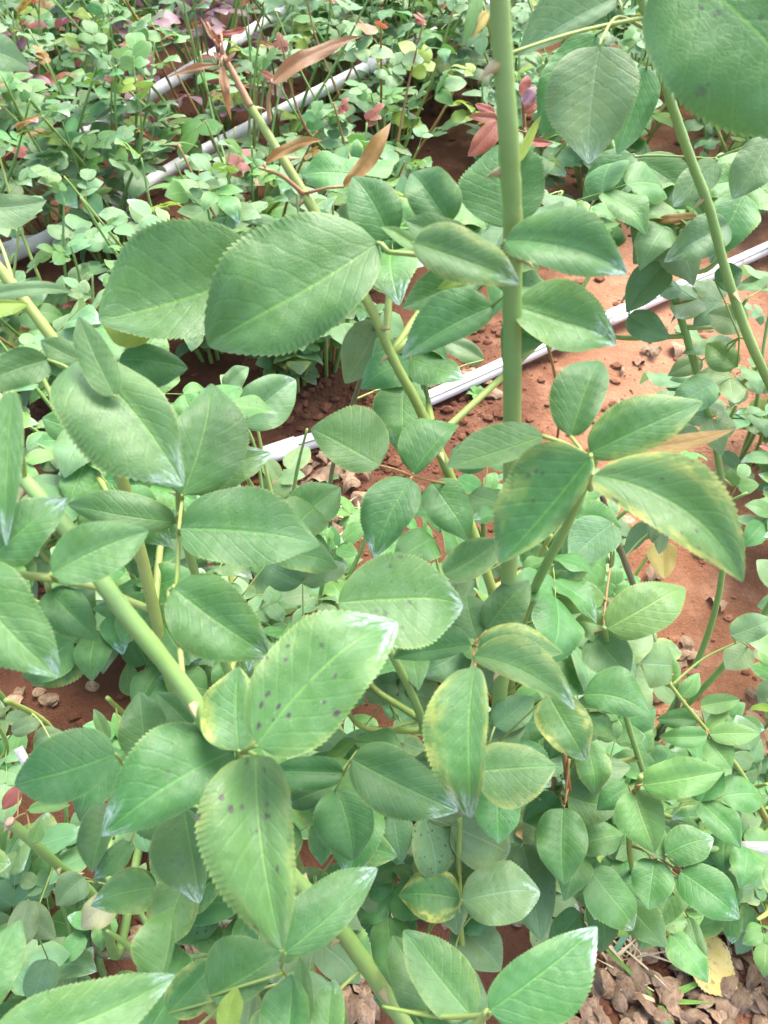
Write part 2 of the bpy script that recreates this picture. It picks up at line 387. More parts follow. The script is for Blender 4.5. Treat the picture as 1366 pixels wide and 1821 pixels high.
# ---------------------------------------------------------------- rose bushes: generic generator
LEAFS = {}
def leaf_variants(kind, near=False):
    if near:
        if (kind, 1) not in LEAFS:
            rr = random.Random(sum(map(ord, kind))+5)
            LEAFS[(kind, 1)] = [leaflet_mesh('leaflet', M[kind], 1.0, rr.uniform(.32, .42), rr.uniform(.32, .42), fold=rr.uniform(.1, .5), arch=rr.uniform(-.03, .10), teeth=20, nc=3, pucker=.0022, wave=rr.uniform(.05, .2), seed=i+30, curl=rr.uniform(0, .3), m=rr.uniform(.36, .44)) for i in range(8)]
        return LEAFS[(kind, 1)]
    if kind not in LEAFS:
        rr = random.Random(hash(kind) % 999 if False else sum(map(ord, kind)))
        LEAFS[kind] = [leaflet_mesh('leaflet', M[kind], 1.0, rr.uniform(.33, .43), rr.uniform(.33, .43), fold=rr.uniform(.03, .28), arch=rr.uniform(-.02, .08),
                                    teeth=0, nc=2, pucker=0, wave=rr.uniform(.02, .09), seed=i, curl=rr.uniform(0, .3)) for i in range(8)]
    return LEAFS[kind]
TEMPL = []
def leaf_templates():
    rr = random.Random(21)
    for k in range(8):
        n = 5 if k % 4 else 3
        P = [(Vector((0,0,0)), .016), (Vector((.5, 0, .03)), .013), (Vector((1.0, 0, rr.uniform(-.12, .05))), .011), (Vector((1.45, rr.uniform(-.06,.06), rr.uniform(-.30, 0))), .008)]
        path = catmull(P, 3)
        lets = []
        def put(pos, ang, sc, tilt):
            m = T(pos) @ Matrix.Rotation(ang, 4, 'Z') @ Matrix.Rotation(tilt, 4, 'Y') @ Matrix.Rotation(rr.uniform(-.45, .45), 4, 'X') @ Matrix.Scale(sc, 4)
            lets.append(m)
        put(path[-1][0], rr.uniform(-.2, .2), rr.uniform(1.1, 1.3), rr.uniform(0, .6))
        for f, sc in ((6, 1.05), (3, .8))[:(n-1)//2]:
            for s in (-1, 1):
                put(path[f][0], s*rr.uniform(.85, 1.25), sc*rr.uniform(.85, 1.1), rr.uniform(-.1, .5))
        TEMPL.append((tube_data(path, 4), lets))
leaf_templates()
RACH = {}
def rachis(k, mat):
    if (k, mat) not in RACH: RACH[(k, mat)] = mesh('leaf', *TEMPL[k][0], M[mat])
    return RACH[(k, mat)]

def pick(rr, table):
    t = rr.random()*sum(wt for _, wt in table)
    for k, wt in table:
        t -= wt
        if t <= 0: return k
    return table[-1][0]
PAL_GREEN = [('blue', 7), ('leaf', 2.4), ('fresh', 1.1), ('lime', .3), ('olive', .2)]
PAL_MIX = [('blue', 6), ('leaf', 2), ('fresh', 2.0), ('lime', .7), ('olive', .5), ('red', .15)]
PAL_WINE = [('wine', 4.5), ('blue', 4), ('red', 1.6), ('leaf', 1), ('olive', .6)]
PAL_YOUNG = [('fresh', 4), ('lime', 1), ('leaf', 2), ('olive', 1)]
def grow_leaf(root, org, rr, p, az, el, size, kind, stemmat='stem_y', roll=0.0, near=False):
    k = rr.randrange(len(TEMPL))
    m = T(p-org) @ Matrix.Rotation(az, 4, 'Z') @ Matrix.Rotation(-el, 4, 'Y') @ Matrix.Rotation(roll, 4, 'X') @ Matrix.Scale(size, 4)
    lf = obj('leaf', rachis(k, stemmat), root, m)
    vs = leaf_variants(kind, near)
    yel = rr.random()**3*0.7; br = rr.uniform(.62, 1.02) if kind in ('blue', 'leaf') else rr.uniform(.35, .6)
    for lm in TEMPL[k][1]:
        o = obj('leaflet', rr.choice(vs), lf, lm); o.color = (yel, 1.0 if rr.random() < .12 else 0.0, .8 if rr.random() < .3 else .15, br+rr.uniform(-.06, .06))
    return lf
def bush(x, y, h, ncane, size, pal, seed, label, group=None, spread=0.5, step=0.045, start=0.12, top_red=0.3, lean=(0, 0), maxleaf=52, keep=None):
    rr = random.Random(seed); org = Vector((x, y, soil_h(x, y)))
    root = empty('rose_bush', org, label, 'rose bush', group)
    for c in range(ncane):
        leaves = 0
        az = 6.283*(c+rr.random()*.7)/ncane; hh = h*rr.uniform(.62, 1.1); sp = spread*hh*rr.uniform(.25, 1.0)
        dx, dy = math.cos(az)*sp+lean[0]*hh, math.sin(az)*sp+lean[1]*hh
        b = org+Vector((math.cos(az)*.02, math.sin(az)*.02, -.02))
        P = [(b, .0042), (org+Vector((dx*.35, dy*.35, hh*.33)), .0036), (org+Vector((dx*.75+rr.uniform(-.02,.02), dy*.75, hh*.7)), .0027), (org+Vector((dx, dy, hh)), .0016)]
        path = catmull(P, 6); red = rr.random() < top_red
        cn = obj('cane', mesh('cane', *tube_data(path, 6, .25, seed+c, org), M['stem_r'] if red and rr.random() < .5 else M['stem_y' if rr.random() < .35 else 'stem']), root)
        acc = 0; g = rr.random()*6
        L = sum((path[i+1][0]-path[i][0]).length for i in range(len(path)-1)); run = 0; step = max(.026, L*(1-start)/max(1, maxleaf/ncane))
        for i in range(len(path)-1):
            seg = (path[i+1][0]-path[i][0]).length; run += seg; acc += seg
            if run < L*start: acc = 0; continue
            while acc > step and leaves <= maxleaf/ncane:
                acc -= step*rr.uniform(.8, 1.25); g += 2.4; leaves += 1
                f = run/L
                p = path[i+1][0]
                if keep and not keep(p): continue
                kind = pick(rr, pal)
                if red and f > .82: kind = rr.choice(['red', 'olive', 'bronze', 'fresh'] if rr.random() < .6 else ['leaf', 'fresh'])
                grow_leaf(root, org, rr, p, g, rr.uniform(.0, .75) if f < .85 else rr.uniform(.5, 1.1), size*(.62 if kind in ('red', 'olive', 'wine') and pal is not PAL_WINE else 1)*(1.1-.45*max(0, f-.6)/.4)*rr.uniform(.75, 1.15), kind, 'stem_r' if kind in ('red', 'olive', 'wine') else 'stem_y', rr.uniform(-.35, .35))
    return root
# ---------------------------------------------------------------- rows of roses beyond the pipe
def seg_dist(px, py, a, b):
    ax, ay = a; bx, by = b; dx, dy = bx-ax, by-ay
    t = max(0, min(1, ((px-ax)*dx+(py-ay)*dy)/(dx*dx+dy*dy)))
    return math.hypot(px-ax-t*dx, py-ay-t*dy)
OPEN = [((345, 278), (610, 142), 44), ((300, 150), (482, 32), 34), ((480, 812), (1320, 462), 48), ((20, 447), (135, 400), 40), ((215, 362), (257, 335), 28),
        ((520, 850), (640, 830), 55), ((740, 650), (860, 720), 55), ((1120, 560), (1260, 620), 70), ((1150, 160), (1260, 230), 40), ((1180, 950), (1230, 1160), 85), ((695, 1170), (735, 1290), 70), ((10, 1230), (120, 1220), 75), ((610, 1680), (650, 1760), 60), ((1080, 1680), (1320, 1760), 85), ((930, 1470), (900, 1530), 45), ((1150, 1280), (1170, 1330), 45)]
def keep_open(p):
    x, y = proj(p)
    if not (-160 < x < 1526 and -120 < y < 1980): return False
    return not any(seg_dist(x, y, a, b) < r for a, b, r in OPEN)
def pipe_side(x, y):                       # > 0 beyond the pipe that crosses the bare soil
    return -(x+.205)*.526+(y-.965)*.85
rr = random.Random(11)
GREEN_LBL = ['leafy green rose bush between the bare soil and the long white pipe', 'leafy green rose bush between the long white pipe and the deep one', 'leafy green rose bush beyond the deepest white pipe']
NEWRED_LBL = ['green rose bush with red brown shoots between bare soil and long white pipe', 'green rose bush with red brown shoots between the two far white pipes', 'green rose bush with red brown shoots beyond the deepest white pipe']
RED_LBL = ['rose bush with dark wine red foliage on the near side of the far pipes', 'rose bush with dark wine red foliage between the two far white pipes', 'rose bush with dark wine red foliage beyond the deepest white pipe']
def zone(x, y):
    px, py = proj(Vector((x, y, 0)))
    return 0 if py > 465-.533*px else (1 if py > 330-.62*px else 2)
yy = 1.22; row = 0
while yy < 3.6:
    xm = .43*yy+.42
    xx = -xm + (row % 2)*.16
    while xx < xm:
        x, y = xx+rr.uniform(-.08, .08), yy+rr.uniform(-.08, .08); xx += .30
        s = pipe_side(x, y)
        if s < .12: continue
        if s < .28 and .02 < x < .30: continue
        if x > .62 and y < 1.9 and rr.random() < .55: continue
        far = y > 2.3
        wine = (y > 1.9 and x < -.45 and rr.random() < .7) or (far and rr.random() < .10)
        red = (not wine) and rr.random() < .4
        h = rr.uniform(.34, .46) if s < .5 else rr.uniform(.42, .62)
        bush(x, y, h, rr.choice((7, 7, 8, 9)), rr.uniform(.040, .049), PAL_WINE if wine else (PAL_MIX if red or rr.random() < .5 else PAL_GREEN), 100+int(1000*rr.random()),
             (RED_LBL if wine else (NEWRED_LBL if red else GREEN_LBL))[zone(x, y)],
             'wine red rose bushes in the far rows' if wine else ('rose bushes with young red shoots' if red else 'green rose bushes in the rows'),
             spread=.75, step=.040, start=.10, top_red=(.5 if red else .12), keep=keep_open, maxleaf=60)
    yy += .29; row += 1
# ---------------------------------------------------------------- nearest roses, cane by cane and leaf by leaf
UP = Vector((0, 0, 1))
SIZES = []
def fore_leaflet(lf, lorg, spec, seed):
    bx, by, tx, ty, wl, wr, d = spec[:7]; o = spec[7] if len(spec) > 7 else {}
    rr = random.Random(seed)
    mx, my = (bx+tx)/2, (by+ty)/2
    c = -ray(mx, my).normalized()
    nx, ny = o.get('n', (rr.uniform(-.22, .22), rr.uniform(-.1, .2)))
    n = (UP*o.get('up', .42)+c*.85+CRIGHT*nx+CUP*ny).normalized()
    Pm = at(mx, my, d)
    def hit(x, y):
        r = ray(x, y); return CAMP+r*((Pm-CAMP).dot(n)/r.dot(n))
    B, Tp = hit(bx, by), hit(tx, ty)
    X = (Tp-B); L = X.length; X.normalize(); Y = n.cross(X)
    fold = o.get('fold', rr.uniform(.14, .58))
    dx, dy = tx-bx, ty-by; ln = math.hypot(dx, dy); nl = (dy/ln, -dx/ln)
    mid = (B+Tp)/2
    def halfw(sgn, w):
        q = mid+(Y*sgn*math.cos(fold)+n*math.sin(fold))*.01
        p = proj(q); p0 = proj(mid)
        k = abs((p[0]-p0[0])*nl[0]+(p[1]-p0[1])*nl[1])/.01
        return w/max(k, 250)/math.cos(fold)*math.cos(fold)
    hl, hr = halfw(1, wl), halfw(-1, wr)
    bow = o.get('bow', 0)
    if bow: bow = math.copysign(halfw(1, abs(bow)), bow)
    SIZES.append((L, hl+hr))
    mat = M[o.get('m', 'leaf')]
    me = leaflet_mesh('leaflet', mat, L, hl, hr, fold=fold, arch=o.get('arch', rr.uniform(-.03, .11)), bow=bow, teeth=o.get('teeth', 32 if ln > 110 else 20), m=o.get('mx', rr.uniform(.36, .43)),
                      pucker=.0022*L, wave=o.get('wave', rr.uniform(.04, .16)), seed=seed, curl=o.get('curl', rr.choice((0, 0, .1, .22))))
    mw = Matrix((X, Y, n)).transposed().to_4x4(); mw.translation = B-lorg
    q = obj('leaflet', me, lf, mw)
    q.color = (o.get('y', rr.uniform(0, .12)), o.get('s', 0.3), o.get('r', .1), o.get('b', rr.uniform(.50, .64)))
    return B

class Bush:
    def __init__(s, ground, label, group=None):
        s.org = Vector((ground[0], ground[1], soil_h(*ground[:2]))); s.root = empty('rose_bush', s.org, label, 'rose bush', group); s.pts = []; s.seed = int(abs(ground[0]*997+ground[1]*313)*10)
    def cane(s, P, mat='stem', thorns=0, cut=False, down=True, seed=1):
        """P: (px, py, depth, diameter in mm); the cane then runs down into the ground"""
        pts = [(at(x, y, d), r*.0005) for x, y, d, r in P]
        if down:
            e, r = pts[-1]; g = s.org+Vector((0, 0, -.02))
            path = catmull(pts, 9); tg = (path[-1][0]-path[-4][0]).normalized(); D = (e-g).length; c1 = e+tg*D*.4; c2 = g+UP*D*.35
            for i in range(1, 19):
                t = i/18; path.append((e*(1-t)**3+c1*3*t*(1-t)**2+c2*3*t*t*(1-t)+g*t**3, r*(1+.15*t)))
        else: path = catmull(pts, 9)
        o = obj('cane', mesh('cane', *tube_data(path, 12, .10, seed, s.org), M[mat]), s.root)
        s.pts += [p for p, _ in path]
        if cut:
            p, r = path[0]; dr = (path[0][0]-path[1][0]).normalized()
            obj('cut_end', mesh('cut_end', *tube_data([(p-dr*.001, r*1.02), (p+dr*.0015, r*1.04), (p+dr*.002, r*.6)], 12, origin=s.org), M['cut']), o)
        rr = random.Random(seed)
        for t in range(thorns):
            i = int(len(path)*(t+.2+rr.random()*.6)/thorns*.8); p, r = path[min(i, len(path)-2)]; dr = (path[min(i, len(path)-2)+1][0]-p).normalized()
            a = dr.orthogonal().normalized(); a.rotate(Matrix.Rotation(rr.choice((.2, 1.6, 3.3, 4.9))+rr.uniform(-.5, .5), 3, dr))
            ln = rr.uniform(.004, .0065)
            tp = [(p+a*r*.6-dr*0, r*.75), (p+a*(r+ln*.35)+dr*ln*.12, r*.42), (p+a*(r+ln*.75)+dr*ln*.3, r*.18), (p+a*(r+ln)+dr*ln*.55, .0001)]
            obj('thorn', mesh('thorn', *tube_data(tp, 6, origin=s.org), M['thorn']), o)
        return o
    def shoot(s, px, py, d, n, size, kind='leaf', seed=0):
        """leafy side shoot whose tip stands at a given spot"""
        rr = random.Random(seed+int(px*3+py*7)); tip = at(px, py, d)
        base = min(s.pts, key=lambda p: (p-tip).length+max(0, p.z-tip.z+.02)*2)
        c1 = base.lerp(tip, .5)+(Vector((tip.x-base.x, tip.y-base.y, 0)))*.25-UP*.01
        path = catmull([(base, .0022), (c1, .0019), (tip, .0012)], 7)
        obj('cane', mesh('cane', *tube_data(path, 7, .15, seed, s.org), M['stem_y']), s.root)
        g = rr.random()*6.28
        for i in range(n):
            p = path[-1-int(i*9/max(1, n))][0]; g += 2.4; az = g
            if not keep_open(p): continue
            grow_leaf(s.root, s.org, rr, p, az, rr.uniform(-.1, .5), size*rr.uniform(.85, 1.15), kind if rr.random() < .75 else rr.choice(('leaf', 'blue')), 'stem_y', rr.uniform(-.3, .3), True)
    def leaf(s, lets, rach=None, mat='stem_y', w=1.9):
        """lets: leaflet specs; rach: visible leaf stalk as (px, py, depth)"""
        s.seed += 17
        bases = []
        first = at(lets[0][0], lets[0][1], lets[0][6])
        lorg = at(*rach[-1]) if rach else first
        lf = obj('leaf', bpy.data.meshes.new('leaf'), s.root, T(lorg-s.org))
        for i, sp in enumerate(lets): bases.append(fore_leaflet(lf, lorg, sp, s.seed*31+i*7))
        tubes = []
        if rach: rp = [at(*q) for q in rach]
        else:
            c = sum(bases, Vector())/len(bases); rp = [c]
        near = min(s.pts, key=lambda p: (p-rp[0]).length+max(0, p.z-rp[0].z)*1.5)
        gap = (near-rp[0]).length
        if gap > .006:
            rp = [near, near.lerp(rp[0], .5)+UP*gap*.08-(-ray(683, 910)).normalized()*gap*.12]+rp
        r0 = w*.0005
        path = catmull([(p, r0*(1-.4*i/max(1, len(rp)-1))) for i, p in enumerate(rp)], 6)
        tubes.append(tube_data(path, 7, .1, s.seed, lorg))
        for b in bases:
            j = min(range(len(path)), key=lambda i: (path[i][0]-b).length)
            if (path[j][0]-b).length > .0008: 
                tubes.append(tube_data([(path[j][0], r0*.7), (path[j][0].lerp(b, .6)+UP*.001, r0*.6), (b, r0*.6)], 6, origin=lorg))
        old = lf.data; lf.data = mesh('leaf', *join(tubes), M[mat]); bpy.data.meshes.remove(old)
        return lf

# --- rose with the tall thick stem and the red-tipped shoot
A = Bush((.055, .22), 'tall rose with thick upright green stem and big spotted leaves')
A.cane([(884, -120, .205, 6.0), (888, 0, .22, 6.0), (905, 250, .245, 6.5), (912, 400, .265, 6.8), (911, 560, .285, 7.0), (911, 745, .31, 7.4)], thorns=6, seed=3)
A.cane([(368, 40, .358, 1.2), (385, 75, .36, 2.2), (412, 125, .361, 2.9), (446, 190, .3655, 3.6)], 'stem_p', down=False, seed=8)
A.cane([(440, 180, .365, 3.5), (480, 245, .37, 4.2), (545, 352, .375, 5.0), (650, 530, .385, 5.0), (700, 640, .395, 5.2), (742, 718, .405, 5.4), (790, 822, .42, 5.8)], 'stem_y', thorns=7, seed=9)
A.cane([(690, 1150, .40, 4), (750, 1280, .46, 5), (790, 1450, .58, 6)], seed=5)
A.cane([(1060, 815, .31, 3), (1010, 930, .37, 4.5), (930, 1100, .45, 5.5), (860, 1350, .58, 6)], seed=6)
G = lambda **k: k
A.leaf([(672, 432, 365, 603, 78, 150, .300, G(mx=.5, s=.2, n=(.0, .1), fold=.36, b=.56, up=.35, y=0))], [(880, 500, .285), (800, 462, .295), (690, 448, .30)], 'stem_y', 3.2)
A.leaf([(470, 478, 176, 570, 62, 150, .335, G(mx=.48, n=(-.1, .1), fold=.4, b=.54, up=.35, y=0)), (275, 578, 178, 572, 42, 4, .345, G(m='lime')), (525, 588, 385, 600, 30, 15, .345, G(m='fresh', b=.4))], [(560, 420, .36), (480, 475, .345)])
A.leaf([(692, 425, 628, 310, 50, 48, .335), (830, 420, 722, 392, 38, 32, .31), (800, 400, 728, 298, 38, 55, .325)], [(890, 470, .29), (800, 410, .32)])
A.leaf([(905, 405, 885, 258, 72, 85, .34, G(mx=.5))])
A.leaf([(735, 432, 928, 500, 64, 34, .243, G(y=.5, r=.9)), (748, 442, 678, 398, 14, 12, .285, G(m='fresh', fold=.5))], [(890, 500, .28), (800, 462, .283)])
A.leaf([(898, 428, 1118, 478, 82, 36, .252, G(r=.9, s=.4)), (918, 545, 1103, 596, 78, 42, .285, G(r=.9, s=.5)), (876, 545, 715, 636, 28, 62, .295, G(r=.5, fold=.35)), (850, 490, 715, 548, 30, 45, .325), (850, 490, 778, 514, 10, 16, .318, G(m='lime'))], [(912, 515, .288), (905, 500, .284)])
A.leaf([(1015, 776, 1070, 625, 58, 36, .32, G(b=.48)), (1048, 806, 1250, 715, 58, 38, .285, G(y=.5)), (1050, 812, 888, 1002, 32, 100, .268, G(y=.55, s=.6, up=.2)), (1055, 845, 1328, 1030, 88, 52, .25, G(y=.9, s=.9, bow=38, up=.2)),
        (1105, 800, 1305, 764, 18, 16, .30, G(m='olive')), (965, 775, 793, 830, 22, 50, .285)], [(1050, 870, .33), (1050, 812, .30)], w=2.6)
A.leaf([(676, 828, 552, 758, 34, 84, .37, G(b=.55)), (734, 842, 816, 745, 64, 14, .38), (730, 852, 665, 993, 38, 56, .36, G(r=.9, b=.5)), (768, 858, 838, 956, 42, 38, .41)], [(800, 860, .42), (735, 848, .378)], 'stem_r')
A.leaf([(600, 1072, 828, 1062, 82, 82, .285, G(s=.7, r=.7, b=.60, mx=.5)), (790, 1022, 892, 955, 36, 32, .34, G(y=.3))], [(640, 1180, .36), (600, 1078, .30)])
A.leaf([(866, 1120, 940, 1030, 36, 40, .36, G(b=.42)), (850, 1136, 830, 1053, 32, 36, .365, G(b=.42)), (838, 1146, 695, 1166, 16, 46, .35, G(b=.48)), (842, 1166, 1022, 1262, 60, 20, .29, G(y=.4, r=.9, s=.3, bow=14)), (850, 1150, 1002, 1162, 46, 20, .31, G(y=.8)),
        (845, 1185, 846, 1462, 34, 75, .28, G(y=.7, r=1, bow=-14, up=.15))], [(850, 1210, .42), (842, 1150, .36)], 'stem_r')
A.leaf([(975, 1236, 1042, 1350, 46, 46, .33, G(y=.9, r=.5)), (845, 1372, 988, 1362, 50, 66, .36, G(y=.5)), (880, 1292, 950, 1238, 30, 30, .42, G(m='blue')), (860, 1322, 937, 1288, 26, 26, .42, G(m='blue'))], [(870, 1380, .47), (862, 1345, .42)])
A.leaf([(625, 1350, 815, 1442, 60, 56, .34, G(b=.40, r=.9)), (597, 1404, 628, 1530, 54, 54, .38, G(b=.46)), (612, 1375, 480, 1372, 32, 30, .40, G(b=.36)), (590, 1398, 505, 1432, 26, 24, .41, G(b=.36)), (684, 1238, 747, 1212, 22, 22, .5)], [(640, 1330, .45), (618, 1365, .38), (600, 1400, .38)])
# young bronze shoot tip
A.leaf([(388, 114, 298, 134, 5, 8, .36, G(m='bronze', teeth=14, wave=.5, fold=.6)), (392, 84, 356, 30, 5, 5, .358, G(m='red', teeth=12, wave=.5, fold=.7)), (380, 70, 366, 48, 4, 4, .356, G(m='bronze', teeth=8))], None, 'stem_p', 2.2)
A.leaf([(394, 60, 440, 50, 7, 6, .357, G(m='red', teeth=12, wave=.4, fold=.6)), (393, 118, 404, 194, 10, 7, .356, G(m='bronze', teeth=18, curl=.6, wave=.7, fold=.6)), (400, 110, 378, 90, 4, 4, .356, G(m='red', teeth=8)), (402, 112, 420, 92, 4, 4, .358, G(m='bronze', teeth=8))], None, 'stem_p', 2)
A.leaf([(484, 148, 642, 66, 16, 14, .355, G(m='bronze', bow=16, wave=.45, fold=.5, teeth=26)), (488, 142, 463, 128, 7, 8, .356, G(m='red', teeth=8))], [(480, 215, .367), (477, 180, .362), (484, 148, .356)], 'stem_p', 2.4)
A.leaf([(472, 290, 572, 246, 12, 9, .36, G(m='olive', bow=8, wave=.4)), (612, 332, 693, 208, 16, 14, .365, G(m='olive', bow=-10, wave=.4, fold=.5))], [(540, 345, .373), (500, 312, .365), (460, 298, .36)], 'stem_p', 2.4)

# --- rose on the left, with the thick slanting cane
L_ = Bush((-.03, .06), 'rose with thick slanting cane and large glossy dark green leaves')
L_.cane([(40, 850, .285, 5), (120, 942, .275, 6), (200, 1060, .27, 6.4), (360, 1272, .29, 6.8), (470, 1500, .32, 7.2), (596, 1640, .35, 7.6), (700, 1790, .38, 8.0)], thorns=12, seed=12)
L_.cane([(318, 860, .335, 3), (330, 960, .36, 4), (390, 1150, .42, 5), (480, 1400, .50, 6), (560, 1620, .60, 7)], thorns=3, seed=14)
L_.cane([(-30, 440, .34, 4.5), (20, 505, .345, 5), (92, 600, .35, 5), (170, 720, .36, 5.4), (230, 900, .39, 6), (300, 1200, .44, 6.5)], 'stem_y', thorns=4, seed=15)
L_.cane([(425, 1330, .30, 3), (440, 1420, .33, 4), (500, 1560, .40, 5), (560, 1750, .48, 6)], seed=16)
L_.cane([(190, 1655, .40, 1.5), (240, 1690, .42, 4), (330, 1760, .45, 6)], seed=17)
L_.leaf([(140, 640, 326, 864, 60, 112, .262, G(b=.52, s=.3, r=.7, y=.05)), (205, 705, 140, 562, 34, 30, .255, G(b=.48)), (85, 640, -45, 690, 36, 36, .29, G(b=.38)), (165, 650, 70, 603, 24, 26, .30, G(b=.42))], [(170, 720, .33), (140, 645, .28)])
L_.leaf([(212, 640, 334, 655, 30, 44, .35, G(b=.48))])
L_.leaf([(325, 880, 376, 672, 54, 80, .33, G(s=.35, b=.52)), (345, 872, 480, 800, 32, 36, .355, G(r=.9)), (312, 928, 118, 893, 26, 44, .325, G(b=.40)), (320, 940, 568, 962, 82, 58, .31, G(b=.44, s=.4, fold=.3)), (308, 1046, 482, 1166, 70, 66, .305, G(b=.50, r=.6, s=.4))], [(300, 1056, .31), (314, 1035, .31), (319, 935, .318), (326, 876, .325)], 'stem_y', 2.4)
L_.leaf([(92, 1022, 264, 944, 54, 46, .250, G(b=.50)), (-25, 1002, 116, 880, 50, 44, .255, G(r=1, b=.5)), (-70, 1012, 106, 1204, 84, 70, .245, G(b=.52, s=.2, r=.6)), (88, 1050, 172, 1132, 40, 42, .265, G(b=.44))], [(200, 1048, .27), (100, 1030, .265), (0, 1018, .26), (-30, 1010, .255)], 'stem_y', 3.4)
L_.leaf([(22, 695, 8, 965, 26, 34, .25, G(r=.9, b=.55)), (18, 802, 36, 718, 14, 16, .27, G(m='lime'))])
L_.leaf([(-25, 528, 132, 516, 16, 12, .33, G(m='blue')), (-45, 542, 52, 538, 8, 22, .335, G(m='lime'))])
L_.leaf([(-45, 368, 83, 356, 26, 36, .40, G(m='blue'))])
L_.leaf([(-65, 75, 48, 112, 38, 36, .30, G(m='blue', b=.66))])
L_.leaf([(458, 1326, 701, 1090, 100, 88, .252, G(s=1, r=1, y=.15, b=.62)), (425, 1336, 424, 1186, 68, 42, .285, G(y=1, s=.5, b=.6)), (415, 1335, 180, 1484, 56, 100, .28, G(r=.6, b=.52)), (455, 1342, 502, 1690, 66, 100, .26, G(s=.9, y=.3, bow=-14, b=.58))], [(432, 1330, .30), (430, 1338, .285)], 'stem_y', 2.6)
L_.leaf([(205, 1340, 20, 1392, 52, 72, .305, G(b=.50)), (258, 1352, 248, 1228, 44, 42, .33, G(b=.44)), (340, 1292, 278, 1232, 34, 30, .35, G(b=.40)), (328, 1440, 356, 1606, 28, 72, .31, G(b=.44, r=.9)), (200, 1428, 164, 1552, 18, 46, .33, G(b=.42)), (232, 1498, 168, 1562, 22, 22, .335, G(r=1))], [(300, 1420, .38), (270, 1390, .34), (220, 1360, .32)])
L_.leaf([(508, 1694, 672, 1544, 66, 32, .29, G(b=.48, r=.8)), (374, 1772, 500, 1694, 78, 38, .325, G(b=.46)), (300, 1802, 392, 1704, 38, 42, .345, G(y=.8))], [(540, 1780, .42), (500, 1720, .31)])
L_.leaf([(-15, 1868, 312, 1734, 72, 66, .245, G(b=.56, r=.5)), (288, 1735, 306, 1608, 64, 10, .275, G(b=.5)), (-35, 1795, 36, 1636, 40, 42, .255)], [(330, 1840, .32), (150, 1850, .27), (0, 1850, .26)])
L_.leaf([(400, 1842, 420, 1754, 20, 24, .30, G(m='lime')), (505, 1868, 518, 1732, 56, 36, .30), (582, 1856, 592, 1738, 32, 28, .31, G(r=.8)), (540, 1830, 532, 1698, 18, 20, .315, G(b=.46))], [(520, 1880, .34)])

# --- rose in the middle foreground whose base is below the picture
C_ = Bush((.12, .05), 'rose with round yellow rimmed leaves above the leaf litter')
C_.cane([(818, 1455, .46, 3), (816, 1560, .48, 3.6), (824, 1700, .50, 4.4), (860, 1830, .52, 5)], 'stem_y', seed=22)
C_.cane([(868, 1800, .30, 3), (820, 1860, .32, 3.4), (780, 1960, .40, 4)], 'stem_y', seed=23)
C_.leaf([(840, 1810, 718, 1654, 46, 58, .33, G(b=.50, y=.2)), (762, 1802, 698, 1664, 44, 44, .36, G(b=.48)), (870, 1798, 1062, 1648, 46, 92, .28, G(r=1, b=.54))], [(868, 1806, .30), (780, 1808, .32), (680, 1790, .33)], 'stem_y', 2.4)
C_.leaf([(822, 1602, 959, 1580, 60, 56, .45, G(m='blue', mx=.5, r=.6)), (818, 1600, 708, 1592, 48, 50, .47, G(y=1.6, b=.62)), (818, 1552, 888, 1486, 42, 40, .49, G(m='blue')), (812, 1546, 716, 1530, 22, 24, .51, G(m='blue')), (815, 1478, 730, 1420, 26, 30, .5)], [(816, 1620, .48), (816, 1560, .475), (816, 1480, .47)])
C_.leaf([(808, 1640, 896, 1722, 46, 42, .50, G(m='blue')), (785, 1510, 712, 1490, 26, 26, .56, G(m='pale')), (700, 1620, 640, 1560, 30, 30, .5, G(m='blue'))])
C_.leaf([(930, 1500, 962, 1672, 46, 48, .51, G(m='blue', b=.46)), (800, 1720, 860, 1830, 40, 44, .47, G(m='blue'))])

# --- low rose at the right with fresh rounded leaves
D_ = Bush((.40, .30), 'low rose with fresh rounded leaves and reddish leaf stalks beside bare soil')
D_.cane([(1002, 1330, .47, 3), (1015, 1420, .50, 3.6), (1040, 1540, .56, 4.5), (1110, 1640, .66, 5.5)], 'stem_r', seed=31)
D_.cane([(1140, 1380, .45, 3), (1120, 1460, .49, 3.6), (1130, 1560, .56, 4.2), (1190, 1660, .66, 5)], 'stem_y', seed=32)
D_.cane([(1340, 1512, .60, 4.6), (1268, 1510, .58, 4.8), (1190, 1506, .58, 5.0), (1150, 1540, .62, 5.2), (1170, 1620, .70, 5.4)], thorns=2, seed=33)
D_.cane([(1160, 1172, .52, 2.2), (1205, 1235, .54, 2.8), (1258, 1300, .56, 3.2), (1313, 1366, .58, 3.6), (1360, 1450, .64, 4.5)], 'stem_y', seed=34)
D_.cane([(1075, 1115, .42, 2.6), (1090, 1190, .46, 3.2), (1130, 1330, .54, 4), (1180, 1480, .66, 5)], 'stem', seed=35)
D_.leaf([(1002, 1437, 1003, 1574, 46, 46, .47, G(b=.52)), (1008, 1416, 1108, 1434, 38, 36, .49), (1014, 1390, 1121, 1364, 32, 30, .50, G(m='blue')), (996, 1420, 930, 1460, 34, 30, .52, G(b=.45))], [(1012, 1350, .475), (1004, 1432, .48)], 'stem_r')
D_.leaf([(1060, 1525, 1003, 1588, 36, 34, .55, G(b=.45)), (1060, 1440, 1092, 1530, 34, 30, .53, G(b=.42))])
D_.leaf([(1125, 1405, 1166, 1516, 44, 42, .45, G(m='fresh', b=.5)), (1143, 1396, 1288, 1370, 42, 34, .445, G(m='fresh', b=.55)), (1118, 1398, 1062, 1440, 24, 24, .47)], [(1128, 1440, .47), (1130, 1398, .45)], 'stem_r')
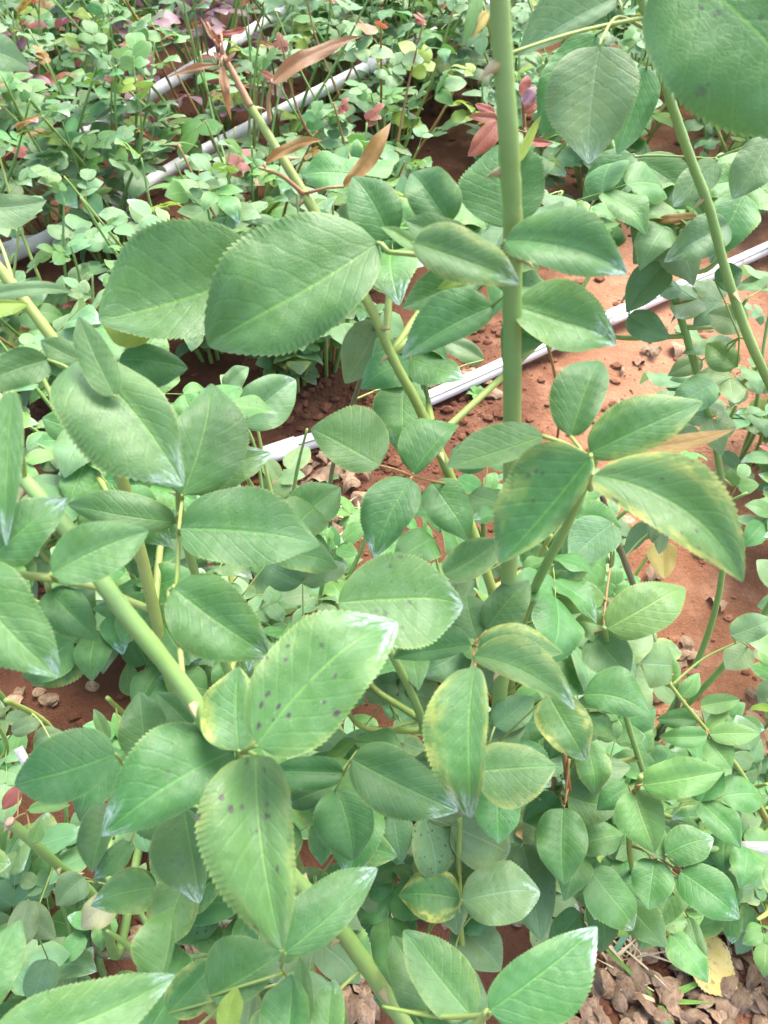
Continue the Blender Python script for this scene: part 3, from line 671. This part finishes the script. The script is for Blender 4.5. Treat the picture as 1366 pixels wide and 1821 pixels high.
D_.leaf([(1183, 1520, 1269, 1490, 36, 38, .50, G(r=.8)), (1166, 1528, 1154, 1618, 40, 38, .50), (1210, 1550, 1316, 1631, 42, 42, .485, G(r=.5)), (1208, 1560, 1166, 1652, 38, 42, .55, G(b=.40)), (1224, 1630, 1250, 1730, 16, 20, .56, G(b=.40))], [(1212, 1552, .50), (1190, 1525, .50), (1150, 1515, .52)], 'stem_r')
D_.leaf([(1080, 1118, 1224, 1034, 46, 46, .42, G(m='fresh', b=.42)), (1075, 1066, 943, 1048, 28, 30, .45, G(m='fresh', b=.40)), (1076, 1116, 1018, 1104, 26, 24, .44, G(m='fresh', b=.42)), (1054, 1128, 1119, 1202, 44, 42, .43, G(b=.55)), (1090, 930, 1012, 1002, 40, 42, .46, G(m='blue', r=.9))], [(1080, 1130, .43), (1074, 1100, .435), (1085, 1010, .46)], 'stem_r')
D_.leaf([(1038, 1236, 1158, 1272, 56, 28, .40, G(bow=10, b=.56)), (1115, 1180, 1190, 1150, 24, 24, .6, G(m='blue'))], [(1090, 1230, .46), (1050, 1240, .42)])
D_.leaf([(1258, 1308, 1176, 1308, 20, 20, .55, G(m='fresh')), (1262, 1306, 1351, 1305, 20, 20, .55, G(m='fresh')), (1260, 1314, 1302, 1366, 28, 26, .55, G(m='fresh')), (1258, 1300, 1300, 1258, 15, 15, .56, G(m='fresh')), (1246, 1256, 1316, 1244, 18, 18, .56, G(m='fresh')), (1240, 1282, 1168, 1278, 18, 20, .58)], None, 'stem_r')
D_.leaf([(1195, 1225, 1195, 1165, 18, 18, .55, G(m='fresh')), (1210, 1240, 1244, 1195, 16, 16, .56, G(m='fresh')), (1168, 1180, 1150, 1205, 7, 6, .53, G(m='red', teeth=8)), (1165, 1178, 1140, 1185, 5, 5, .53, G(m='red', teeth=8)), (1205, 1196, 1246, 1192, 6, 6, .55, G(m='red', teeth=8))], None, 'stem_r')
D_.leaf([(1300, 1130, 1378, 1098, 28, 24, .5, G(m='blue')), (1330, 1150, 1290, 1190, 28, 26, .55, G(m='blue'))])

# --- rose at the upper right
E_ = Bush((.33, .40), 'tall rose with long leaning canes and dull green leaves beside the bare soil path')
E_.cane([(1120, -90, .33, 3.8), (1150, 30, .345, 4.2), (1190, 170, .36, 4.5), (1228, 282, .38, 4.7), (1262, 372, .395, 4.9), (1290, 480, .415, 5.1), (1332, 602, .44, 5.4), (1374, 692, .47, 5.8)], thorns=5, seed=41)
E_.cane([(1080, 240, .50, 3.6), (1116, 322, .51, 4.4), (1136, 392, .52, 4.8), (1180, 482, .54, 5.2), (1216, 582, .57, 5.4), (1256, 722, .61, 5.6)], thorns=5, seed=42)
E_.cane([(1070, 880, .58, 4), (1095, 955, .62, 5), (1120, 1022, .66, 5.4), (1165, 1150, .74, 6), (1190, 1192, .78, 6.2)], 'stem_b', seed=43)
E_.leaf([(1188, -62, 1478, 250, 150, 165, .262, G(s=.7, b=.62, up=.2, y=.0, fold=.1))], [(1140, -60, .33), (1170, -75, .28)])
E_.leaf([(1066, 82, 1047, 292, 78, 80, .325, G(r=1, b=.55, m='blue', up=.2)), (1098, -5, 922, 100, 22, 78, .35, G(m='blue', b=.55)), (1060, 62, 962, 232, 40, 52, .385, G(m='leaf', b=.66)), (1150, 120, 1098, 275, 38, 34, .44, G(b=.6))], [(1160, 60, .35), (1100, 30, .345), (1070, 70, .33)])
E_.leaf([(920, 290, 962, 205, 8, 9, .33, G(m='lime', teeth=10)), (852, -20, 822, 82, 14, 12, .30, G(m='fresh')), (868, 20, 838, 70, 10, 10, .30, G(m='yellow', teeth=10))])
E_.leaf([(1125, 275, 1037, 358, 36, 36, .50, G(b=.46)), (1130, 285, 1258, 380, 46, 42, .50, G(b=.50, fold=.3)), (1275, 286, 1197, 368, 30, 28, .45, G(m='blue', r=.7)), (1368, 248, 1304, 354, 36, 42, .44, G(m='blue', r=.6))], [(1118, 330, .51), (1128, 280, .50), (1270, 282, .45)])
E_.leaf([(1196, 394, 1128, 467, 38, 38, .50, G(m='blue')), (1294, 398, 1188, 457, 34, 38, .45, G(m='blue', r=1)), (1181, 470, 1114, 556, 32, 32, .52, G(m='blue')), (1118, 560, 1192, 602, 28, 26, .55, G(m='blue')), (1240, 385, 1160, 392, 8, 10, .48, G(m='olive'))], [(1200, 420, .5), (1195, 398, .5)])
E_.leaf([(1328, 578, 1258, 558, 28, 30, .50, G(m='blue')), (1311, 652, 1257, 608, 28, 26, .52, G(m='fresh', b=.4)), (1238, 690, 1181, 684, 20, 22, .66, G(m='blue')), (1249, 640, 1188, 668, 18, 18, .62, G(m='blue')), (1272, 500, 1320, 480, 24, 26, .48, G(b=.42))], [(1330, 605, .45), (1315, 600, .48)])
E_.leaf([(1180, 965, 1182, 1030, 26, 26, .66, G(m='yellow', fold=.5)), (1175, 935, 1172, 985, 14, 14, .64, G(m='blue')), (1150, 930, 1110, 985, 16, 16, .66, G(m='blue')), (1165, 925, 1160, 965, 14, 12, .63, G(m='blue'))])

# --- single leaves of the next rose
F_ = Bush((-.06, .62), 'small rose with pale blue green leaves near the end of the white pipe')
F_.cane([(400, 760, .62, 3), (430, 830, .70, 4)], seed=51)
F_.cane([(672, 560, .48, 3), (640, 680, .60, 4), (600, 800, .75, 4.6)], 'stem_b', seed=52)
F_.leaf([(432, 757, 527, 672, 46, 44, .60, G(m='blue', r=.5, b=.6)), (400, 690, 440, 650, 20, 18, .62, G(m='blue'))])
F_.leaf([(674, 572, 614, 682, 34, 42, .50, G(m='blue', b=.58)), (640, 606, 678, 655, 30, 26, .52, G(m='blue'))])
F_.leaf([(700, 690, 820, 668, 14, 14, .60, G(m='blue')), (860, 640, 760, 600, 18, 18, .7, G(m='blue'))])

# red leaved shoot behind the thick stem
H_ = Bush((.30, .95), 'rose shoot with orange red young leaves behind the thick green stem')
H_.cane([(928, 150, .70, 3), (934, 240, .72, 3.4), (940, 360, .78, 4)], 'stem_r', seed=61)
H_.leaf([(886, 216, 832, 278, 20, 18, .68, G(m='red')), (886, 210, 834, 204, 9, 10, .685, G(m='red')), (880, 200, 845, 185, 8, 9, .69, G(m='red', teeth=10))], [(934, 235, .70), (905, 225, .69), (886, 214, .685)], 'stem_r')
H_.leaf([(930, 185, 956, 150, 12, 12, .69, G(m='wine')), (930, 172, 940, 130, 10, 10, .69, G(m='red')), (932, 200, 975, 165, 10, 10, .70, G(m='red')), (936, 250, 984, 255, 7, 8, .72, G(m='red'))], None, 'stem_r')
print('LEAF SIZES cm', min(SIZES), max(SIZES), sum(a for a, _ in SIZES)/len(SIZES), len(SIZES))

# --- leafy side shoots that fill the crowns of the near roses
for B, kind, size, tips in ((L_, 'leaf', .033, [(250, 1130, .46), (190, 1240, .44), (430, 1060, .45), (500, 1240, .44), (290, 700, .50), (130, 790, .44), (430, 1560, .46), (40, 950, .42), (400, 960, .50), (60, 640, .46), (560, 1560, .46), (230, 1010, .46), (420, 1740, .44)]),
                            (A, 'leaf', .033, [(620, 1270, .46), (790, 1120, .46), (900, 1230, .47), (960, 1090, .48), (980, 950, .46), (860, 890, .50), (740, 550, .46), (820, 390, .44), (1000, 340, .46), (1060, 470, .48), (700, 1510, .50), (900, 1450, .50), (640, 1430, .48), (760, 1660, .50), (540, 1120, .48), (640, 1180, .46), (760, 1330, .47), (700, 360, .44)]),
                            (D_, 'leaf', .030, [(1080, 1340, .54), (1180, 1440, .57), (1050, 1500, .57), (1260, 1450, .60), (960, 1420, .52), (1120, 1560, .60), (1010, 1180, .50), (1330, 1500, .6)]),
                            (E_, 'blue', .031, [(1130, 330, .54), (1300, 430, .52), (1330, 270, .48), (1250, 350, .50), (1330, 530, .55), (1310, 720, .62), (1060, 560, .56), (1350, 650, .56)])):
    for i, (px, py, d) in enumerate(tips): B.shoot(px, py, d, 3, size, kind, i*11)

# --- low foliage round the feet of the near roses
LOWG = 'low rose growth under the near roses'
LOWS = [(60, 1640, .26, 5, .036, 36, 'beside the cut thorny cane'), (-80, 1450, .30, 5, .036, 34, 'next to the small white strip'), (150, 1760, .16, 4, .030, 18, 'under the arched branches'), (20, 1300, .24, 4, .034, 22, 'by the bare soil patch'),
        (1330, 1560, .28, 5, .036, 32, 'below the grey white tag'), (1460, 1250, .34, 6, .036, 42, 'beside the bright young shoot'), (1400, 980, .34, 6, .036, 42, 'next to the hanging yellow leaf'), (1330, 830, .30, 5, .034, 34, 'below the long leaning canes'),
        (1500, 700, .42, 6, .036, 46, 'at the side of the bare soil path'), (1480, 480, .45, 6, .036, 46, 'where the soil path meets the pipe'), (560, 1180, .34, 5, .038, 34, 'behind the large purple spotted leaf'), (300, 1120, .40, 6, .038, 46, 'behind the slanting cane'),
        (60, 1020, .42, 6, .038, 46, 'behind the long yellow leaf stalk'), (-60, 800, .40, 6, .038, 46, 'beside the thin lime cane'), (200, 860, .34, 6, .036, 42, 'beside the weathered pipe end'),
        (880, 1190, .30, 5, .036, 32, 'around the foot of the thick stem'), (1010, 1010, .30, 5, .036, 30, 'behind the yellow rimmed leaves'), (720, 1420, .22, 5, .036, 30, 'between the two thick stems'), (960, 1480, .24, 5, .036, 30, 'by the reddish leaf stalks'),
        (500, 1000, .30, 5, .036, 34, 'in front of the leaf litter by the pipe'), (420, 1420, .24, 5, .036, 30, 'in the shade of the spotted leaves'), (1080, 1420, .22, 5, .034, 28, 'under the fresh rounded leaves'), (520, 690, .22, 5, .030, 34, 'just beyond the weathered pipe end'),
        (1040, 1180, .26, 5, .034, 30, 'under the fresh veined leaf'), (1300, 1420, .24, 5, .034, 32, 'next to the fresh pointed leaf')]
for i, (px, py, h, nc, sz, mx, where) in enumerate(LOWS):
    g = on_ground(px, py)
    bush(g.x, g.y, h, nc, sz, PAL_GREEN if i % 3 else PAL_MIX, 900+i*13, 'low rose growth with small dull leaves '+where, LOWG, spread=.7, step=.035, start=.10, top_red=.2, keep=keep_open, maxleaf=mx)
# ---------------------------------------------------------------- bent canes, litter, grass, tags
K_ = Bush((-.30, .34), 'old rose stump with cut thorny cane and arched branches over the soil')
K_.cane([(18, 1462, .62, 8), (60, 1500, .64, 8), (110, 1545, .67, 8.4), (170, 1600, .72, 9), (200, 1690, .78, 9.4)], thorns=9, cut=True, seed=71)
K_.cane([(190, 1560, .72, 5), (260, 1610, .75, 6), (330, 1665, .78, 6.6)], thorns=4, seed=72)
K_.cane([(800, 1600, .72, 5), (560, 1640, .76, 6), (390, 1640, .78, 6.6), (290, 1690, .80, 7), (200, 1700, .82, 7.4)], 'stem_b', thorns=6, seed=73)
K_.cane([(390, 1690, .80, 5), (300, 1694, .81, 5.6), (215, 1560, .80, 6)], seed=74)
K_.cane([(10, 1245, .60, 4), (90, 1295, .66, 5), (130, 1400, .72, 6)], 'stem_y', seed=75)
K_.leaf([(20, 1300, 75, 1280, 16, 16, .62, G(m='blue')), (60, 1320, 110, 1300, 18, 18, .64, G(m='blue')), (190, 1320, 165, 1260, 12, 14, .60, G(m='fresh'))])
K_.leaf([(205, 1600, 142, 1650, 28, 30, .66, G(m='pale', y=1)), (150, 1560, 100, 1610, 28, 30, .66, G(m='blue')), (230, 1550, 220, 1610, 18, 18, .66, G(m='blue')), (300, 1650, 250, 1690, 24, 24, .7, G(m='yellow'))])
K_.leaf([(40, 1610, 100, 1670, 28, 30, .62, G(m='blue')), (85, 1705, 60, 1790, 30, 30, .64, G(m='blue')), (50, 1600, 20, 1700, 26, 26, .60, G(m='blue'))])
K_.leaf([(50, 1440, 125, 1432, 14, 12, .62, G(m='fresh')), (60, 1500, 75, 1455, 14, 14, .60, G(m='fresh')), (35, 1400, 5, 1440, 14, 14, .64, G(m='red'))], None, 'stem_r')
K_.leaf([(345, 1620, 310, 1640, 14, 14, .74, G(m='pale')), (345, 1640, 338, 1672, 13, 13, .74, G(m='pale')), (320, 1600, 360, 1610, 12, 12, .75, G(m='yellow'))])

rr = random.Random(77)
DRY = [leaflet_mesh('dry_leaf', M['dry'], 1.0, rr.uniform(.28, .42), rr.uniform(.28, .42), fold=rr.uniform(-.5, .8), arch=rr.uniform(-.25, .3), teeth=0, nc=2, pucker=0, wave=rr.uniform(.2, .6), seed=i+50, curl=rr.uniform(0, .8)) for i in range(8)]
def dry(x, y, size, me=None, lift=.006):
    o = obj('dry_leaf', me or rr.choice(DRY))
    o.matrix_basis = T(Vector((x, y, soil_h(x, y)+lift+rr.random()*.006))) @ Matrix.Rotation(rr.random()*6.283, 4, 'Z') @ Matrix.Rotation(rr.uniform(-.6, .6), 4, 'X') @ Matrix.Rotation(rr.uniform(-.4, .3), 4, 'Y') @ Matrix.Scale(size, 4)
    return tag(o, 'curled brown dry leaf lying in the litter on red soil', 'dry leaf', 'dry leaves fallen on the soil')
for (px, py, sx, sy, n) in ((1250, 1760, 110, 70, 100), (1050, 1790, 100, 40, 22), (570, 850, 75, 40, 40), (640, 1740, 40, 60, 16), (800, 690, 70, 40, 22), (330, 1640, 120, 60, 26), (900, 1560, 120, 60, 16), (1200, 1200, 90, 120, 14), (60, 1240, 80, 40, 10), (1150, 620, 90, 50, 12), (600, 940, 40, 40, 14)):
    for i in range(n):
        g = on_ground(px+rr.gauss(0, sx*.7), py+rr.gauss(0, sy*.7))
        if g.y < 3: dry(g.x, g.y, rr.choice((.018, .024, .030, .036))*rr.uniform(.85, 1.15))
def lone(px, py, size, az, mat, label, fold=.2, lift=.01):
    g = on_ground(px, py); me = leaflet_mesh('dead_leaf', M[mat], size, size*.36, size*.36, fold=fold, teeth=16, pucker=.01*size, wave=.2, seed=px)
    o = obj('dead_leaf', me); o.matrix_basis = T(Vector((g.x, g.y, soil_h(g.x, g.y)+lift))) @ Matrix.Rotation(az, 4, 'Z') @ Matrix.Rotation(.15, 4, 'Y')
    tag(o, label, 'dead leaf')
lone(1205, 1672, .075, -.9, 'patchy', 'large yellow leaf with brown blotches lying on the litter', lift=.025)
lone(1300, 1545, .045, -.7, 'patchy', 'yellow brown leaf fallen beside the white tag')
lone(1100, 935, .028, .2, 'dry', 'tan stone coloured leaf lying alone on the bare soil')
lone(1232, 982, .026, .1, 'pale', 'small pale beige leaf lying by the yellow one')
lone(660, 1690, .05, 1.2, 'pale', 'wilted cream leaf beneath the thick slanting cane')

def blade(root, org, p0, az, ln, w, el, bend, mat):
    V, F, UV = [], [], []; n = 8; d = Vector((math.cos(az), math.sin(az), 0)); sd = Vector((-d.y, d.x, 0)); p = p0.copy(); e = el
    for i in range(n+1):
        t = i/n; ww = w*(1-t**2.2)*.5*(.5+min(1, t*4)*.5)
        V += [tuple(p-org-sd*ww+UP*ww*.5), tuple(p-org), tuple(p-org+sd*ww+UP*ww*.5)]; UV += [(t, 0), (t, .5), (t, 1)]
        p = p+(d*math.cos(e)+UP*math.sin(e))*ln/n; e -= bend/n
        if p.z < .004: p.z = .004
    for i in range(n):
        b = i*3; F += [(b, b+3, b+4, b+1), (b+1, b+4, b+5, b+2)]
    obj('blade', mesh('blade', V, F, M[mat], UV), root)
def tuft(px, py, spec, label):
    g = on_ground(px, py); org = Vector((g.x, g.y, soil_h(g.x, g.y))); root = empty('grass_tuft', org, label, 'grass')
    for az, ln, w, el, be, m in spec: blade(root, org, org+Vector((0, 0, -.003)), az, ln, w, el, be, m)
tuft(1170, 1782, [(.35, .07, .008, .5, .5, 'grass'), (-.05, .06, .006, .4, .4, 'grass'), (-1.3, .05, .007, .5, .8, 'grass'), (2.4, .10, .006, .5, .7, 'grass'), (-1.5, .08, .007, .6, .6, 'grass_b'), (2.9, .05, .005, .4, .5, 'straw')], 'small bright green grass tuft in the dry leaf litter')
tuft(1040, 1640, [(.05, .07, .008, .9, 1.2, 'grass'), (.4, .09, .007, .7, .9, 'grass'), (1.5, .07, .006, 1.2, .4, 'grass'), (-.9, .06, .006, .5, .8, 'straw'), (3.0, .08, .005, .4, .4, 'straw'), (-.2, .10, .004, .4, .5, 'straw'), (2.2, .07, .004, .5, .6, 'straw')], 'grass tuft with green and straw coloured blades below the roses')
tuft(1075, 1720, [(.85, .13, .007, .55, .25, 'grass_b'), (.6, .05, .005, .5, .6, 'straw')], 'single long blue green grass blade slanting over the soil')
def straws(px, py, n, sx, sy, label):
    g = on_ground(px, py); org = Vector((g.x, g.y, soil_h(g.x, g.y))); root = empty('dry_straw', org, label, 'straw')
    for i in range(n):
        q = on_ground(px+rr.gauss(0, sx), py+rr.gauss(0, sy)); blade(root, org, Vector((q.x, q.y, soil_h(q.x, q.y)+.006)), rr.random()*6.28, rr.uniform(.03, .09), rr.uniform(.0015, .0035), rr.uniform(-.05, .35), rr.uniform(.1, .6), 'straw')
straws(1110, 1690, 34, 60, 45, 'scatter of dry straw on red soil by the grass tufts')
straws(610, 915, 18, 30, 18, 'scatter of dry straw near the white pipe end')
straws(1220, 1640, 14, 60, 25, 'thin dry straw lying behind the blotched yellow leaf')
straws(560, 1690, 14, 70, 50, 'thin dry straw under the arched branches')

def seedling(px, py, s, label, mat='fresh'):
    g = on_ground(px, py); org = Vector((g.x, g.y, soil_h(g.x, g.y))); root = empty('seedling', org, label, 'weed')
    obj('stem', mesh('stem', *tube_data([(Vector((0, 0, -.005)), .0012), (Vector((0, 0, s*.5)), .001)], 6), M['stem_y']), root)
    for i in range(6):
        o = obj('leaf', rr.choice(leaf_variants(mat)), root, T(Vector((0, 0, s*.4+i*s*.02))) @ Matrix.Rotation(i*1.1+rr.random()*.4, 4, 'Z') @ Matrix.Rotation(-rr.uniform(.1, .7), 4, 'Y') @ Matrix.Scale(s*rr.uniform(.7, 1.1), 4)); o.color = (.1, 0, .1, .62)
seedling(848, 712, .026, 'tiny green weed seedling beside the white pipe')
seedling(585, 860, .022, 'tiny weed seedling among dry leaves', 'blue')
seedling(1250, 535, .018, 'tiny green seedling on the bare soil path past the pipe')
seedling(1240, 1345+355, .012, 'minute green seedling sprouting from the dry leaf litter')

def paper(px0, px1, d, hw, label, name='plant_tag'):
    a, b = at(*px0, d), at(*px1, d); X = (b-a); L = X.length; X.normalize(); n = (-ray(*px0)).normalized(); n = (n-X*n.dot(X)).normalized(); Y = n.cross(X)
    V, F, UV = [], [], []
    for i in range(9):
        t = i/8; 
        for s in (-1, 0, 1):
            for z in (0, 1): 
                V.append((t*L, s*hw, .0012*math.sin(t*3.1)+z*.0006)); UV.append((t, s*.5+.5))
    for i in range(8):
        for j in range(2):
            q = i*6+j*2; F += [(q+1, q+7, q+9, q+3), (q, q+2, q+8, q+6)]
        F += [(i*6, i*6+6, i*6+7, i*6+1), (i*6+4, i*6+5, i*6+11, i*6+10)]
    F += [(0, 1, 3, 2), (2, 3, 5, 4), (48, 50, 51, 49), (50, 52, 53, 51)]
    o = obj(name, mesh(name, V, F, M['tag'], UV)); mw = Matrix((X, Y, n)).transposed().to_4x4(); mw.translation = a; o.matrix_basis = mw
    tag(o, label, 'tag')
paper((1318, 1510), (1420, 1512), .575, .0055, 'grey white plastic tag wrapped on a horizontal green cane')
paper((32, 1330), (52, 1368), .70, .004, 'small white plastic strip hanging above the red soil')
